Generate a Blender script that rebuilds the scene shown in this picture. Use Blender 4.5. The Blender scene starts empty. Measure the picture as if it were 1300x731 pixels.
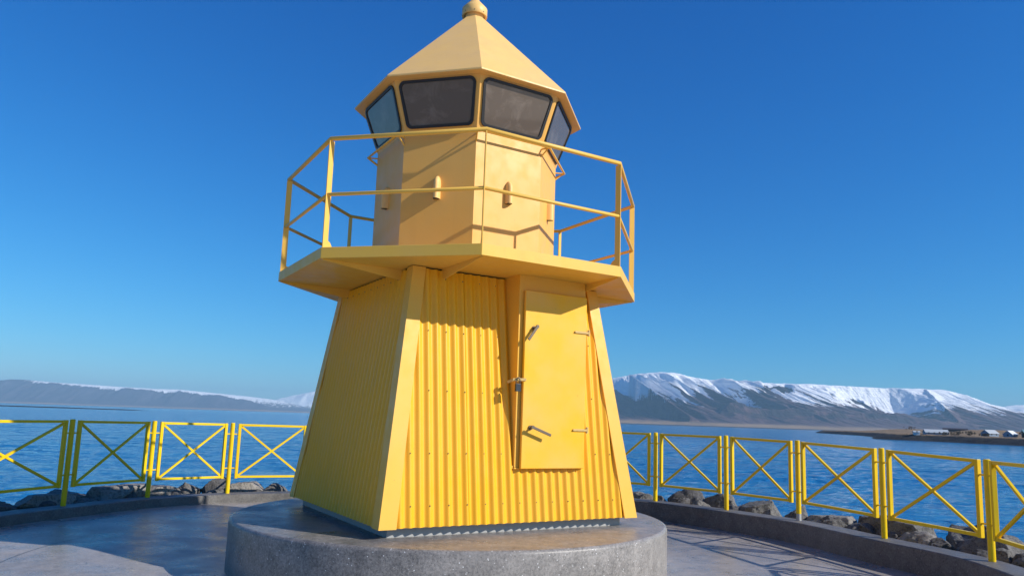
import bpy, bmesh, math, random
import numpy as np
from mathutils import Vector, Matrix, noise
R = math.radians
sc = bpy.context.scene
col = sc.collection

# ------------------------------------------------------------------ camera
cam = bpy.data.cameras.new('camera')
cam.sensor_width = 36.0
cam.lens = 26.41
cam.shift_x = -0.0052
cam.shift_y = 0.0225
cam.clip_start = 0.05
cam.clip_end = 200000
camo = bpy.data.objects.new('camera', cam)
col.objects.link(camo)
camo.matrix_world = Matrix.Translation((0, 0, 1.75)) @ Matrix.Rotation(R(90 + 8.21), 4, 'X') @ Matrix.Rotation(R(1.88), 4, 'Z')
sc.camera = camo

# ------------------------------------------------------------------ light
SUN_AZ, SUN_EL = R(-21.8), R(30.6)          # azimuth from +X, counter-clockwise
world = bpy.data.worlds.new('World')
sc.world = world
world.use_nodes = True
wn = world.node_tree
wn.nodes.clear()
sky = wn.nodes.new('ShaderNodeTexSky')
sky.sky_type = 'NISHITA'
sky.sun_disc = False
sky.sun_elevation = SUN_EL
sky.sun_rotation = R(90) - SUN_AZ
sky.altitude = 0
sky.air_density = 1.0
sky.dust_density = 0.2
sky.ozone_density = 4.0
sep_ = wn.nodes.new('ShaderNodeSeparateColor')          # deepen the blue of the clear northern sky
comb = wn.nodes.new('ShaderNodeCombineColor')
wn.links.new(sky.outputs[0], sep_.inputs[0])
SKY_K = 0.1
for ch, (k_, p_) in enumerate(((0.64, 1.95), (0.815, 1.16), (1.03, 0.84))):
    a_ = wn.nodes.new('ShaderNodeMath'); a_.operation = 'MULTIPLY'; a_.inputs[1].default_value = 0.105
    b_ = wn.nodes.new('ShaderNodeMath'); b_.operation = 'POWER'; b_.inputs[1].default_value = p_
    c_ = wn.nodes.new('ShaderNodeMath'); c_.operation = 'MULTIPLY'; c_.inputs[1].default_value = k_ / SKY_K
    wn.links.new(sep_.outputs[ch], a_.inputs[0]); wn.links.new(a_.outputs[0], b_.inputs[0]); wn.links.new(b_.outputs[0], c_.inputs[0])
    wn.links.new(c_.outputs[0], comb.inputs[ch])
bgd = wn.nodes.new('ShaderNodeBackground')
bgd.inputs['Strength'].default_value = SKY_K
wout = wn.nodes.new('ShaderNodeOutputWorld')
wn.links.new(comb.outputs[0], bgd.inputs['Color'])
wn.links.new(bgd.outputs[0], wout.inputs['Surface'])

sl = bpy.data.lights.new('sun', 'SUN')
sl.energy = 4.8
sl.angle = R(0.5)
sl.color = (1.0, 0.95, 0.87)
so = bpy.data.objects.new('sun', sl)
col.objects.link(so)
sdir = Vector((math.cos(SUN_EL) * math.cos(SUN_AZ), math.cos(SUN_EL) * math.sin(SUN_AZ), math.sin(SUN_EL)))
so.rotation_euler = sdir.to_track_quat('Z', 'Y').to_euler()
so.location = (20, -8, 20)

sc.view_settings.view_transform = 'Standard'
sc.view_settings.look = 'None'
sc.view_settings.exposure = 0.2
sc.view_settings.gamma = 1.0
sc.view_settings.use_curve_mapping = False
sc.cycles.volume_bounces = 0
sc.cycles.max_bounces = 8

# ------------------------------------------------------------------ helpers
def tag(o, label=None, cat=None, group=None, kind=None):
    if label: o['label'] = label
    if cat: o['category'] = cat
    if group: o['group'] = group
    if kind: o['kind'] = kind
    return o

def empty(name, loc, rz=0.0, label=None, cat=None, group=None):
    o = bpy.data.objects.new(name, None)
    o.empty_display_size = 0.2
    o.location = loc
    o.rotation_euler = (0, 0, rz)
    col.objects.link(o)
    return tag(o, label, cat, group)

def link_mesh(name, me, mats, parent=None, loc=None):
    o = bpy.data.objects.new(name, me)
    for m in (mats if isinstance(mats, (list, tuple)) else [mats]):
        me.materials.append(m)
    col.objects.link(o)
    if parent: o.parent = parent
    if loc: o.location = loc
    return o

class MB:
    """collects geometry for ONE mesh"""
    def __init__(s, off=(0, 0, 0)):
        s.v, s.f, s.m, s.sm = [], [], [], []
        s.off = Vector(off)
    def add(s, vs, fs, mi=0, smooth=False):
        b = len(s.v)
        s.v += [tuple(Vector(p) - s.off) for p in vs]
        s.f += [tuple(b + i for i in f) for f in fs]
        s.m += [mi] * len(fs)
        s.sm += [smooth] * len(fs)
    def frame_box(s, c, ax, ay, az, hx, hy, hz, mi=0):
        c, ax, ay, az = Vector(c), Vector(ax), Vector(ay), Vector(az)
        vs = [c + ax * (hx * i) + ay * (hy * j) + az * (hz * k) for k in (-1, 1) for j in (-1, 1) for i in (-1, 1)]
        s.add(vs, [(0, 2, 3, 1), (4, 5, 7, 6), (0, 1, 5, 4), (2, 6, 7, 3), (0, 4, 6, 2), (1, 3, 7, 5)], mi)
    def box(s, x0, x1, y0, y1, z0, z1, mi=0):
        s.frame_box(((x0 + x1) / 2, (y0 + y1) / 2, (z0 + z1) / 2), (1, 0, 0), (0, 1, 0), (0, 0, 1), (x1 - x0) / 2, (y1 - y0) / 2, (z1 - z0) / 2, mi)
    def bar(s, a, b, w, h, up=(0, 0, 1), mi=0):
        a, b = Vector(a), Vector(b)
        d = (b - a)
        L = d.length
        d.normalize()
        up = Vector(up)
        side = d.cross(up)
        if side.length < 1e-4:
            side = d.cross(Vector((1, 0, 0)))
        side.normalize()
        u2 = side.cross(d)
        s.frame_box((a + b) / 2, d, side, u2, L / 2, w / 2, h / 2, mi)
    def tube(s, pts, r, n=10, closed=False, mi=0, caps=True):
        pts = [Vector(p) for p in pts]
        N = len(pts)
        rings = []
        for i, p in enumerate(pts):
            if closed:
                d0 = (p - pts[i - 1]).normalized(); d1 = (pts[(i + 1) % N] - p).normalized()
            else:
                d0 = (p - pts[max(i - 1, 0)]); d1 = (pts[min(i + 1, N - 1)] - p)
                if d0.length < 1e-9: d0 = d1
                if d1.length < 1e-9: d1 = d0
                d0.normalize(); d1.normalize()
            d = (d0 + d1).normalized()
            k = 1.0 / max(0.35, math.sqrt(max(0.0, (1 + d0.dot(d1)) / 2)))
            up = Vector((0, 0, 1)) if abs(d.z) < 0.9 else Vector((1, 0, 0))
            sd = d.cross(up).normalized()
            uu = sd.cross(d).normalized()
            rr = r[i] if isinstance(r, (list, tuple)) else r
            ring = []
            for j in range(n):
                a = 2 * math.pi * j / n
                ring.append(p + sd * (rr * math.cos(a) * (k if abs(d.z) < 0.9 else 1)) + uu * (rr * math.sin(a)))
            rings.append(ring)
        vs = [q for ring in rings for q in ring]
        fs = []
        for i in range(N if closed else N - 1):
            for j in range(n):
                a = i * n + j; b = i * n + (j + 1) % n
                c2 = ((i + 1) % N) * n + (j + 1) % n; d2 = ((i + 1) % N) * n + j
                fs.append((a, b, c2, d2))
        s.add(vs, fs, mi, True)
        if not closed and caps:
            s.add(rings[0], [tuple(range(n))[::-1]], mi)
            s.add(rings[-1], [tuple(range(n))], mi)
    def prism(s, poly, vec, mi=0):
        """closed planar polygon extruded along vec"""
        n = len(poly)
        vec = Vector(vec)
        a = [Vector(p) for p in poly]
        b = [p + vec for p in a]
        s.add(a + b, [tuple(range(n))[::-1], tuple(range(n, 2 * n))] + [(i, (i + 1) % n, n + (i + 1) % n, n + i) for i in range(n)], mi)
    def lathe(s, prof, n=32, c=(0, 0), mi=0, smooth=True):
        vs, fs = [], []
        m = len(prof)
        for (r, z) in prof:
            for j in range(n):
                a = 2 * math.pi * j / n
                vs.append((c[0] + r * math.cos(a), c[1] + r * math.sin(a), z))
        for i in range(m - 1):
            for j in range(n):
                fs.append((i * n + j, i * n + (j + 1) % n, (i + 1) * n + (j + 1) % n, (i + 1) * n + j))
        s.add(vs, fs, mi, smooth)
    def build(s, name, mats, parent=None, bevel=0.0, auto=None, recalc=True):
        me = bpy.data.meshes.new(name)
        me.from_pydata(s.v, [], s.f)
        me.update()
        me.polygons.foreach_set('material_index', s.m)
        me.polygons.foreach_set('use_smooth', s.sm)
        if recalc:
            bm = bmesh.new(); bm.from_mesh(me)
            bmesh.ops.recalc_face_normals(bm, faces=bm.faces)
            bm.to_mesh(me); bm.free()
        o = link_mesh(name, me, mats, parent)
        if bevel:
            bv = o.modifiers.new('bevel', 'BEVEL'); bv.width = bevel; bv.segments = 2; bv.limit_method = 'ANGLE'; bv.angle_limit = R(40)
        return o

# ------------------------------------------------------------------ materials
def new_mat(name):
    m = bpy.data.materials.new(name)
    m.use_nodes = True
    nt = m.node_tree
    b = nt.nodes['Principled BSDF']
    return m, nt, b

def N(nt, typ, **kw):
    n = nt.nodes.new(typ)
    for k, v in kw.items():
        if k in n.inputs: n.inputs[k].default_value = v
        else: setattr(n, k, v)
    return n

def tex_noise(nt, vec, scale, detail=4, rough=0.55, dist=0.0):
    n = N(nt, 'ShaderNodeTexNoise')
    n.inputs['Scale'].default_value = scale
    n.inputs['Detail'].default_value = detail
    n.inputs['Roughness'].default_value = rough
    n.inputs['Distortion'].default_value = dist
    if vec is not None: nt.links.new(vec, n.inputs['Vector'])
    return n.outputs['Fac']

def ramp(nt, fac, stops):
    r = N(nt, 'ShaderNodeValToRGB')
    e = r.color_ramp.elements
    while len(e) < len(stops): e.new(0.5)
    for i, (p, c) in enumerate(stops):
        e[i].position = p
        e[i].color = (c, c, c, 1) if not isinstance(c, (tuple, list)) else (*c, 1)
    nt.links.new(fac, r.inputs['Fac'])
    return r.outputs['Color']

def mixc(nt, fac, a, b, blend='MIX'):
    m = N(nt, 'ShaderNodeMix', data_type='RGBA', blend_type=blend)
    for sock, v in ((m.inputs[0], fac), (m.inputs[6], a), (m.inputs[7], b)):
        if hasattr(v, 'is_output'): nt.links.new(v, sock)
        elif isinstance(v, (tuple, list)): sock.default_value = (*v, 1)
        else: sock.default_value = v
    return m.outputs[2]

def mathn(nt, op, a, b=None, c=None):
    m = N(nt, 'ShaderNodeMath', operation=op)
    for i, v in enumerate((a, b, c)):
        if v is None: continue
        if hasattr(v, 'is_output'): nt.links.new(v, m.inputs[i])
        else: m.inputs[i].default_value = v
    return m.outputs[0]

def objco(nt, scale=None):
    tc = N(nt, 'ShaderNodeTexCoord')
    if scale is None: return tc.outputs['Object']
    mp = N(nt, 'ShaderNodeMapping')
    mp.inputs['Scale'].default_value = scale
    nt.links.new(tc.outputs['Object'], mp.inputs['Vector'])
    return mp.outputs['Vector']

def bump(nt, b, h, strength=0.3, dist=0.01, normal=None):
    n = N(nt, 'ShaderNodeBump')
    n.inputs['Strength'].default_value = strength
    n.inputs['Distance'].default_value = dist
    nt.links.new(h, n.inputs['Height'])
    if normal: nt.links.new(normal, n.inputs['Normal'])
    if b: nt.links.new(n.outputs[0], b.inputs['Normal'])
    return n.outputs[0]

def paint(name, c, c2, rough=0.42, chip=None, streak=0.25, wave=0.0):
    """weathered paint: patches of a second tone, faint vertical run-off streaks, tiny orange peel"""
    m, nt, b = new_mat(name)
    co = objco(nt)
    n1 = tex_noise(nt, co, 1.3, 5, 0.6)
    f1 = ramp(nt, n1, [(0.35, 0.0), (0.7, 1.0)])
    base = mixc(nt, f1, c, c2)
    st = tex_noise(nt, objco(nt, (9, 9, 0.5)), 1.0, 4, 0.6)
    fs = ramp(nt, st, [(0.55, 0.0), (0.8, streak)])
    base = mixc(nt, fs, base, (c2[0] * 0.7, c2[1] * 0.66, c2[2] * 0.6 + 0.02))
    sp = tex_noise(nt, co, 38.0, 3, 0.6)
    fsp = ramp(nt, sp, [(0.68, 0.0), (0.74, 0.45)])
    base = mixc(nt, fsp, base, chip or (c[0] * 0.6, c[1] * 0.5, c[2] * 0.5 + 0.02))
    nt.links.new(base, b.inputs['Base Color'])
    b.inputs['Specular IOR Level'].default_value = 0.35
    rr = ramp(nt, tex_noise(nt, co, 6.0, 3), [(0.3, rough - 0.08), (0.7, rough + 0.12)])
    nt.links.new(rr, b.inputs['Roughness'])
    h = tex_noise(nt, co, 90.0, 2)
    wv = bump(nt, None, tex_noise(nt, co, 1.8, 2), wave, 0.05) if wave else None
    bump(nt, b, h, 0.12, 0.002, wv)
    return m

M = {}
M['yellow'] = paint('yellow_sheet_paint', (0.86, 0.43, 0.012), (0.83, 0.435, 0.035), 0.36, streak=0.18)
M['yellow_trim'] = paint('yellow_trim_paint', (0.85, 0.445, 0.042), (0.82, 0.45, 0.07), 0.45, streak=0.15)
M['door'] = paint('yellow_door_paint', (0.90, 0.46, 0.004), (0.86, 0.475, 0.085), 0.45, streak=0.12, wave=0.1)
M['cream'] = paint('faded_yellow_paint', (0.83, 0.435, 0.085), (0.80, 0.44, 0.11), 0.45, streak=0.16, wave=0.12)
M['roof'] = paint('faded_roof_paint', (0.86, 0.525, 0.165), (0.82, 0.51, 0.19), 0.45, streak=0.16, wave=0.12)
M['deck'] = paint('deck_yellow_paint', (0.83, 0.48, 0.058), (0.80, 0.47, 0.085), 0.45, streak=0.2)
M['rail'] = paint('rail_yellow_paint', (0.83, 0.49, 0.085), (0.80, 0.465, 0.08), 0.4, streak=0.1)
M['fence'] = paint('lemon_fence_paint', (0.88, 0.60, 0.005), (0.82, 0.52, 0.010), 0.35, streak=0.2, chip=(0.35, 0.2, 0.03))

def simple(name, c, rough=0.5, metal=0.0, nz=0.15, scale=20):
    m, nt, b = new_mat(name)
    f = tex_noise(nt, objco(nt), scale, 4)
    base = mixc(nt, f, tuple(x * (1 - nz) for x in c), tuple(min(1, x * (1 + nz)) for x in c))
    nt.links.new(base, b.inputs['Base Color'])
    b.inputs['Roughness'].default_value = rough
    b.inputs['Metallic'].default_value = metal
    return m
M['rubber'] = simple('black_rubber', (0.012, 0.012, 0.013), 0.5)
M['steel'] = simple('worn_steel', (0.15, 0.115, 0.075), 0.5, 0.2)
M['screw'] = simple('grey_screw', (0.16, 0.13, 0.08), 0.45, 0.3)
M['lock'] = simple('dark_lock', (0.05, 0.055, 0.06), 0.35, 0.6)
M['skirt'] = simple('grey_flashing', (0.36, 0.36, 0.35), 0.55, 0.0)
M['bare'] = simple('bare_grey_post_foot', (0.42, 0.42, 0.40), 0.7)
M['strap'] = simple('beige_strap', (0.60, 0.40, 0.13), 0.6)

def glass_mat():
    m, nt, b = new_mat('tinted_window_glass')
    co = objco(nt)
    f = tex_noise(nt, co, 3.5, 5, 0.65, 0.6)
    ff = ramp(nt, f, [(0.5, 0.0), (0.75, 1.0)])
    nt.links.new(mixc(nt, ff, (0.115, 0.088, 0.066), (0.19, 0.152, 0.122)), b.inputs['Base Color'])
    b.inputs['Roughness'].default_value = 0.04
    b.inputs['IOR'].default_value = 1.5
    return m
M['glass'] = glass_mat()

def concrete(name, c_lo, c_hi, speck, rough_lo, rough_hi, gr=0.2, speck_amt=0.8, joint=None):
    m, nt, b = new_mat(name)
    co = objco(nt)
    big = tex_noise(nt, co, 0.55, 6, 0.6)
    fine = tex_noise(nt, co, 42, 4, 0.8)
    mid = tex_noise(nt, co, 7, 4, 0.6)
    t = mathn(nt, 'ADD', mathn(nt, 'MULTIPLY', big, 0.35), mathn(nt, 'ADD', mathn(nt, 'MULTIPLY', fine, 0.45), mathn(nt, 'MULTIPLY', mid, 0.2)))
    base = mixc(nt, ramp(nt, t, [(0.41, 0.0), (0.59, 1.0)]), c_lo, c_hi)
    vo = N(nt, 'ShaderNodeTexVoronoi'); vo.inputs['Scale'].default_value = 55
    nt.links.new(co, vo.inputs['Vector'])
    pick = N(nt, 'ShaderNodeTexWhiteNoise'); nt.links.new(vo.outputs['Color'], pick.inputs['Vector'])
    sel = mathn(nt, 'GREATER_THAN', pick.outputs['Value'], 0.95)
    inn = mathn(nt, 'LESS_THAN', vo.outputs['Distance'], mathn(nt, 'MULTIPLY', tex_noise(nt, co, 40, 2), 0.55))
    sp = mathn(nt, 'MULTIPLY', mathn(nt, 'MULTIPLY', sel, inn), speck_amt)
    base = mixc(nt, sp, base, speck)
    sel2 = mathn(nt, 'MULTIPLY', mathn(nt, 'MULTIPLY', mathn(nt, 'LESS_THAN', pick.outputs['Value'], 0.22), inn), 0.6)
    base = mixc(nt, sel2, base, tuple(x * 0.45 for x in c_lo))
    # water stains
    stn = ramp(nt, tex_noise(nt, co, 1.1, 6, 0.65, 0.4), [(0.56, 0.0), (0.64, 0.22)])
    base = mixc(nt, stn, base, tuple(x * 0.62 for x in c_lo))
    if joint:
        spc = N(nt, 'ShaderNodeSeparateXYZ'); nt.links.new(co, spc.inputs[0])
        dx = mathn(nt, 'SUBTRACT', spc.outputs['X'], joint[0]); dy = mathn(nt, 'SUBTRACT', spc.outputs['Y'], joint[1])
        rj = mathn(nt, 'SQRT', mathn(nt, 'ADD', mathn(nt, 'MULTIPLY', dx, dx), mathn(nt, 'MULTIPLY', dy, dy)))
        rj = mathn(nt, 'ADD', rj, mathn(nt, 'MULTIPLY', mathn(nt, 'SUBTRACT', mid, 0.5), 0.03))
        line = mathn(nt, 'LESS_THAN', mathn(nt, 'ABSOLUTE', mathn(nt, 'SUBTRACT', rj, joint[2])), 0.012)
        ck = tex_noise(nt, co, 0.8, 3, 0.6, 0.8)
        crack = mathn(nt, 'LESS_THAN', mathn(nt, 'ABSOLUTE', mathn(nt, 'SUBTRACT', ck, 0.53)), 0.0009)
        base = mixc(nt, mathn(nt, 'MULTIPLY', mathn(nt, 'MAXIMUM', line, crack), 0.7), base, tuple(x * 0.25 for x in c_lo))
    nt.links.new(base, b.inputs['Base Color'])
    b.inputs['Specular IOR Level'].default_value = 0.36
    rr = ramp(nt, tex_noise(nt, co, 2.2, 5, 0.6), [(0.35, rough_lo), (0.65, rough_hi)])
    nt.links.new(rr, b.inputs['Roughness'])
    bump(nt, b, mathn(nt, 'ADD', fine, mathn(nt, 'MULTIPLY', mid, 0.8)), gr, 0.006)
    return m
M['plaza'] = concrete('honed_plaza_concrete', (0.20, 0.180, 0.166), (0.43, 0.39, 0.36), (0.6, 0.6, 0.6), 0.22, 0.42, 0.30, 0.35, joint=(-0.637, 9.325, 4.95))
M['plinth'] = concrete('exposed_aggregate', (0.11, 0.102, 0.095), (0.33, 0.305, 0.28), (0.75, 0.74, 0.72), 0.26, 0.48, 0.35, 0.85)
M['kerb'] = concrete('kerb_concrete', (0.085, 0.08, 0.075), (0.20, 0.188, 0.175), (0.55, 0.55, 0.55), 0.45, 0.7, 0.35, 0.4)

M['ground'] = concrete('light_bounce_paving', (0.42, 0.38, 0.33), (0.60, 0.55, 0.48), (0.6, 0.6, 0.6), 0.5, 0.7, 0.3, 0.3)  # out-of-view paving, made this pale to bounce warm light onto shaded faces

def rock_mat(name, c1, c2):
    m, nt, b = new_mat(name)
    co = objco(nt)
    n1 = tex_noise(nt, co, 3.0, 8, 0.65)
    n2 = tex_noise(nt, co, 26.0, 5, 0.75)
    base = mixc(nt, ramp(nt, n1, [(0.3, 0.0), (0.7, 1.0)]), c1, c2)
    pits = ramp(nt, n2, [(0.40, 1.0), (0.50, 0.0)])
    base = mixc(nt, mathn(nt, 'MULTIPLY', pits, 0.7), base, tuple(x * 0.3 for x in c1))
    lich = ramp(nt, tex_noise(nt, co, 5.5, 6, 0.7), [(0.62, 0.0), (0.7, 0.4)])
    base = mixc(nt, lich, base, (0.36, 0.34, 0.29))
    nt.links.new(base, b.inputs['Base Color'])
    b.inputs['Roughness'].default_value = 0.85
    bump(nt, b, mathn(nt, 'ADD', n1, mathn(nt, 'MULTIPLY', n2, 0.6)), 0.8, 0.05)
    return m
M['rock_grey'] = rock_mat('grey_basalt', (0.11, 0.106, 0.10), (0.23, 0.218, 0.20))
M['rock_dark'] = rock_mat('dark_basalt', (0.065, 0.062, 0.062), (0.15, 0.142, 0.137))
M['rock_pale'] = rock_mat('pale_basalt', (0.19, 0.175, 0.158), (0.34, 0.315, 0.285))

def water_mat():
    m, nt, b = new_mat('sea_water')
    co = objco(nt)
    nt.links.new(mixc(nt, ramp(nt, tex_noise(nt, objco(nt, (0.004, 0.012, 1)), 1.0, 4), [(0.35, 0.0), (0.65, 1.0)]), (0.008, 0.105, 0.26), (0.010, 0.135, 0.32)), b.inputs['Base Color'])
    b.inputs['IOR'].default_value = 1.33
    b.inputs['Roughness'].default_value = 0.10
    w1 = tex_noise(nt, objco(nt, (0.32, 0.75, 1)), 1.0, 5, 0.62, 0.5)
    w2 = tex_noise(nt, objco(nt, (0.05, 0.13, 1)), 1.0, 4, 0.6, 0.4)
    w3 = tex_noise(nt, objco(nt, (0.006, 0.02, 1)), 1.0, 3, 0.6)
    h = mathn(nt, 'ADD', mathn(nt, 'MULTIPLY', w1, 0.35), mathn(nt, 'ADD', mathn(nt, 'MULTIPLY', w2, 1.3), mathn(nt, 'MULTIPLY', w3, 4.0)))
    bump(nt, b, h, 1.0, 1.0)
    return m
M['water'] = water_mat()

# ------------------------------------------------------------------ numpy noise for terrain
def hash2(ix, iy, seed):
    h = (ix.astype(np.int64) * 374761393 + iy.astype(np.int64) * 668265263 + seed * 974634533) & 0x7fffffff
    h = ((h ^ (h >> 13)) * 1274126177) & 0x7fffffff
    return ((h ^ (h >> 16)) & 0xffff) / 65535.0
def vnoise(x, y, seed=0):
    ix, iy = np.floor(x), np.floor(y)
    fx, fy = x - ix, y - iy
    fx = fx * fx * fx * (fx * (fx * 6 - 15) + 10); fy = fy * fy * fy * (fy * (fy * 6 - 15) + 10)
    a = hash2(ix, iy, seed); b = hash2(ix + 1, iy, seed); c = hash2(ix, iy + 1, seed); d = hash2(ix + 1, iy + 1, seed)
    return (a * (1 - fx) + b * fx) * (1 - fy) + (c * (1 - fx) + d * fx) * fy
def fbm(x, y, seed=0, oct=5, gain=0.5):
    t = 0; a = 1; s = 0
    for o in range(oct):
        t = t + a * vnoise(x * 2 ** o, y * 2 ** o, seed + o * 17); s += a; a *= gain
    return t / s
def ridged(x, y, seed=0, oct=4, gain=0.5):
    t = 0; a = 1; s = 0
    for o in range(oct):
        t = t + a * (1 - np.abs(2 * vnoise(x * 2 ** o, y * 2 ** o, seed + o * 31) - 1)); s += a; a *= gain
    return t / s
def sstep(a, b, x):
    t = np.clip((x - a) / (b - a), 0, 1)
    return t * t * (3 - 2 * t)

def grid_terrain(name, X, Y, Z, mat, attrs=None):
    ny, nx = Z.shape
    co = np.stack([X, Y, Z], -1).reshape(-1, 3)
    i = np.arange(nx * ny).reshape(ny, nx)
    q = np.stack([i[:-1, :-1], i[:-1, 1:], i[1:, 1:], i[1:, :-1]], -1).reshape(-1, 4)
    me = bpy.data.meshes.new(name)
    me.from_pydata(co.tolist(), [], q.tolist())
    me.update()
    me.polygons.foreach_set('use_smooth', [True] * len(q))
    for k, a in (attrs or {}).items():
        at = me.attributes.new(k, 'FLOAT', 'POINT')
        at.data.foreach_set('value', a.reshape(-1).astype(np.float32))
    return link_mesh(name, me, mat)

def mountain_mat(name, rock1, rock2, low, snow_z, snow_w, low_z, streak=260.0, big=300.0):
    m, nt, b = new_mat(name)
    tc = N(nt, 'ShaderNodeTexCoord')
    sep = N(nt, 'ShaderNodeSeparateXYZ'); nt.links.new(tc.outputs['Object'], sep.inputs[0])
    at = lambda k: N(nt, 'ShaderNodeAttribute', attribute_name=k).outputs['Fac']
    ga, cl, uu, dd = at('gully'), at('cliff'), at('fall_u'), at('fall_d')
    cv = N(nt, 'ShaderNodeCombineXYZ')
    nt.links.new(uu, cv.inputs[0]); nt.links.new(dd, cv.inputs[1])
    def mapped(src, sx, sy, sz):
        mp = N(nt, 'ShaderNodeMapping'); mp.inputs['Scale'].default_value = (sx, sy, sz)
        nt.links.new(src, mp.inputs['Vector']); return mp.outputs[0]
    ob = tc.outputs['Object']
    n1 = tex_noise(nt, mapped(ob, 1 / 500, 1 / 500, 1 / 120), 1.0, 8, 0.65)
    rock = mixc(nt, ramp(nt, n1, [(0.35, 0), (0.65, 1)]), rock1, rock2)
    nf = tex_noise(nt, mapped(cv.outputs[0], 1 / 45, 1 / 420, 1), 1.0, 6, 0.65)
    rock = mixc(nt, ramp(nt, nf, [(0.35, 0.0), (0.65, 0.6)]), rock, tuple(x * 0.55 for x in rock1))
    rock = mixc(nt, cl, rock, (0.035, 0.032, 0.036))
    lowf = N(nt, 'ShaderNodeMapRange', interpolation_type='SMOOTHSTEP')
    nt.links.new(mathn(nt, 'ADD', sep.outputs['Z'], mathn(nt, 'MULTIPLY', n1, 60)), lowf.inputs[0])
    lowf.inputs[1].default_value = low_z + 70; lowf.inputs[2].default_value = low_z + 35
    base = mixc(nt, lowf.outputs[0], rock, low)
    shore = N(nt, 'ShaderNodeMapRange'); nt.links.new(sep.outputs['Z'], shore.inputs[0])
    shore.inputs[1].default_value = 4.0; shore.inputs[2].default_value = 1.0
    base = mixc(nt, shore.outputs[0], base, (0.05, 0.042, 0.038))
    n2 = tex_noise(nt, mapped(cv.outputs[0], 1 / 52, 1 / 900, 1), 1.0, 7, 0.7)
    n3 = tex_noise(nt, mapped(ob, 1 / 1400, 1 / 1400, 1 / 600), 1.0, 4, 0.6)
    n4 = tex_noise(nt, mapped(ob, 1 / 160, 1 / 160, 1 / 40), 1.0, 5, 0.65)
    sz = mathn(nt, 'ADD', sep.outputs['Z'], mathn(nt, 'MULTIPLY', ga, streak))
    sz = mathn(nt, 'ADD', sz, mathn(nt, 'MULTIPLY', mathn(nt, 'SUBTRACT', n2, 0.5), streak * 4.2))
    sz = mathn(nt, 'ADD', sz, mathn(nt, 'MULTIPLY', mathn(nt, 'SUBTRACT', n3, 0.5), big))
    sz = mathn(nt, 'ADD', sz, mathn(nt, 'MULTIPLY', mathn(nt, 'SUBTRACT', n4, 0.5), big))
    sf = N(nt, 'ShaderNodeMapRange', interpolation_type='SMOOTHSTEP'); nt.links.new(sz, sf.inputs[0])
    sf.inputs[1].default_value = snow_z - snow_w; sf.inputs[2].default_value = snow_z + snow_w
    base = mixc(nt, sf.outputs[0], base, (0.94, 0.945, 0.95))
    nt.links.new(base, b.inputs['Base Color'])
    b.inputs['Roughness'].default_value = 0.9
    b.inputs['Specular IOR Level'].default_value = 0.1
    bump(nt, b, mathn(nt, 'ADD', nf, n4), 1.0, 30)
    return m

WATER_Z = -4.5

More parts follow.
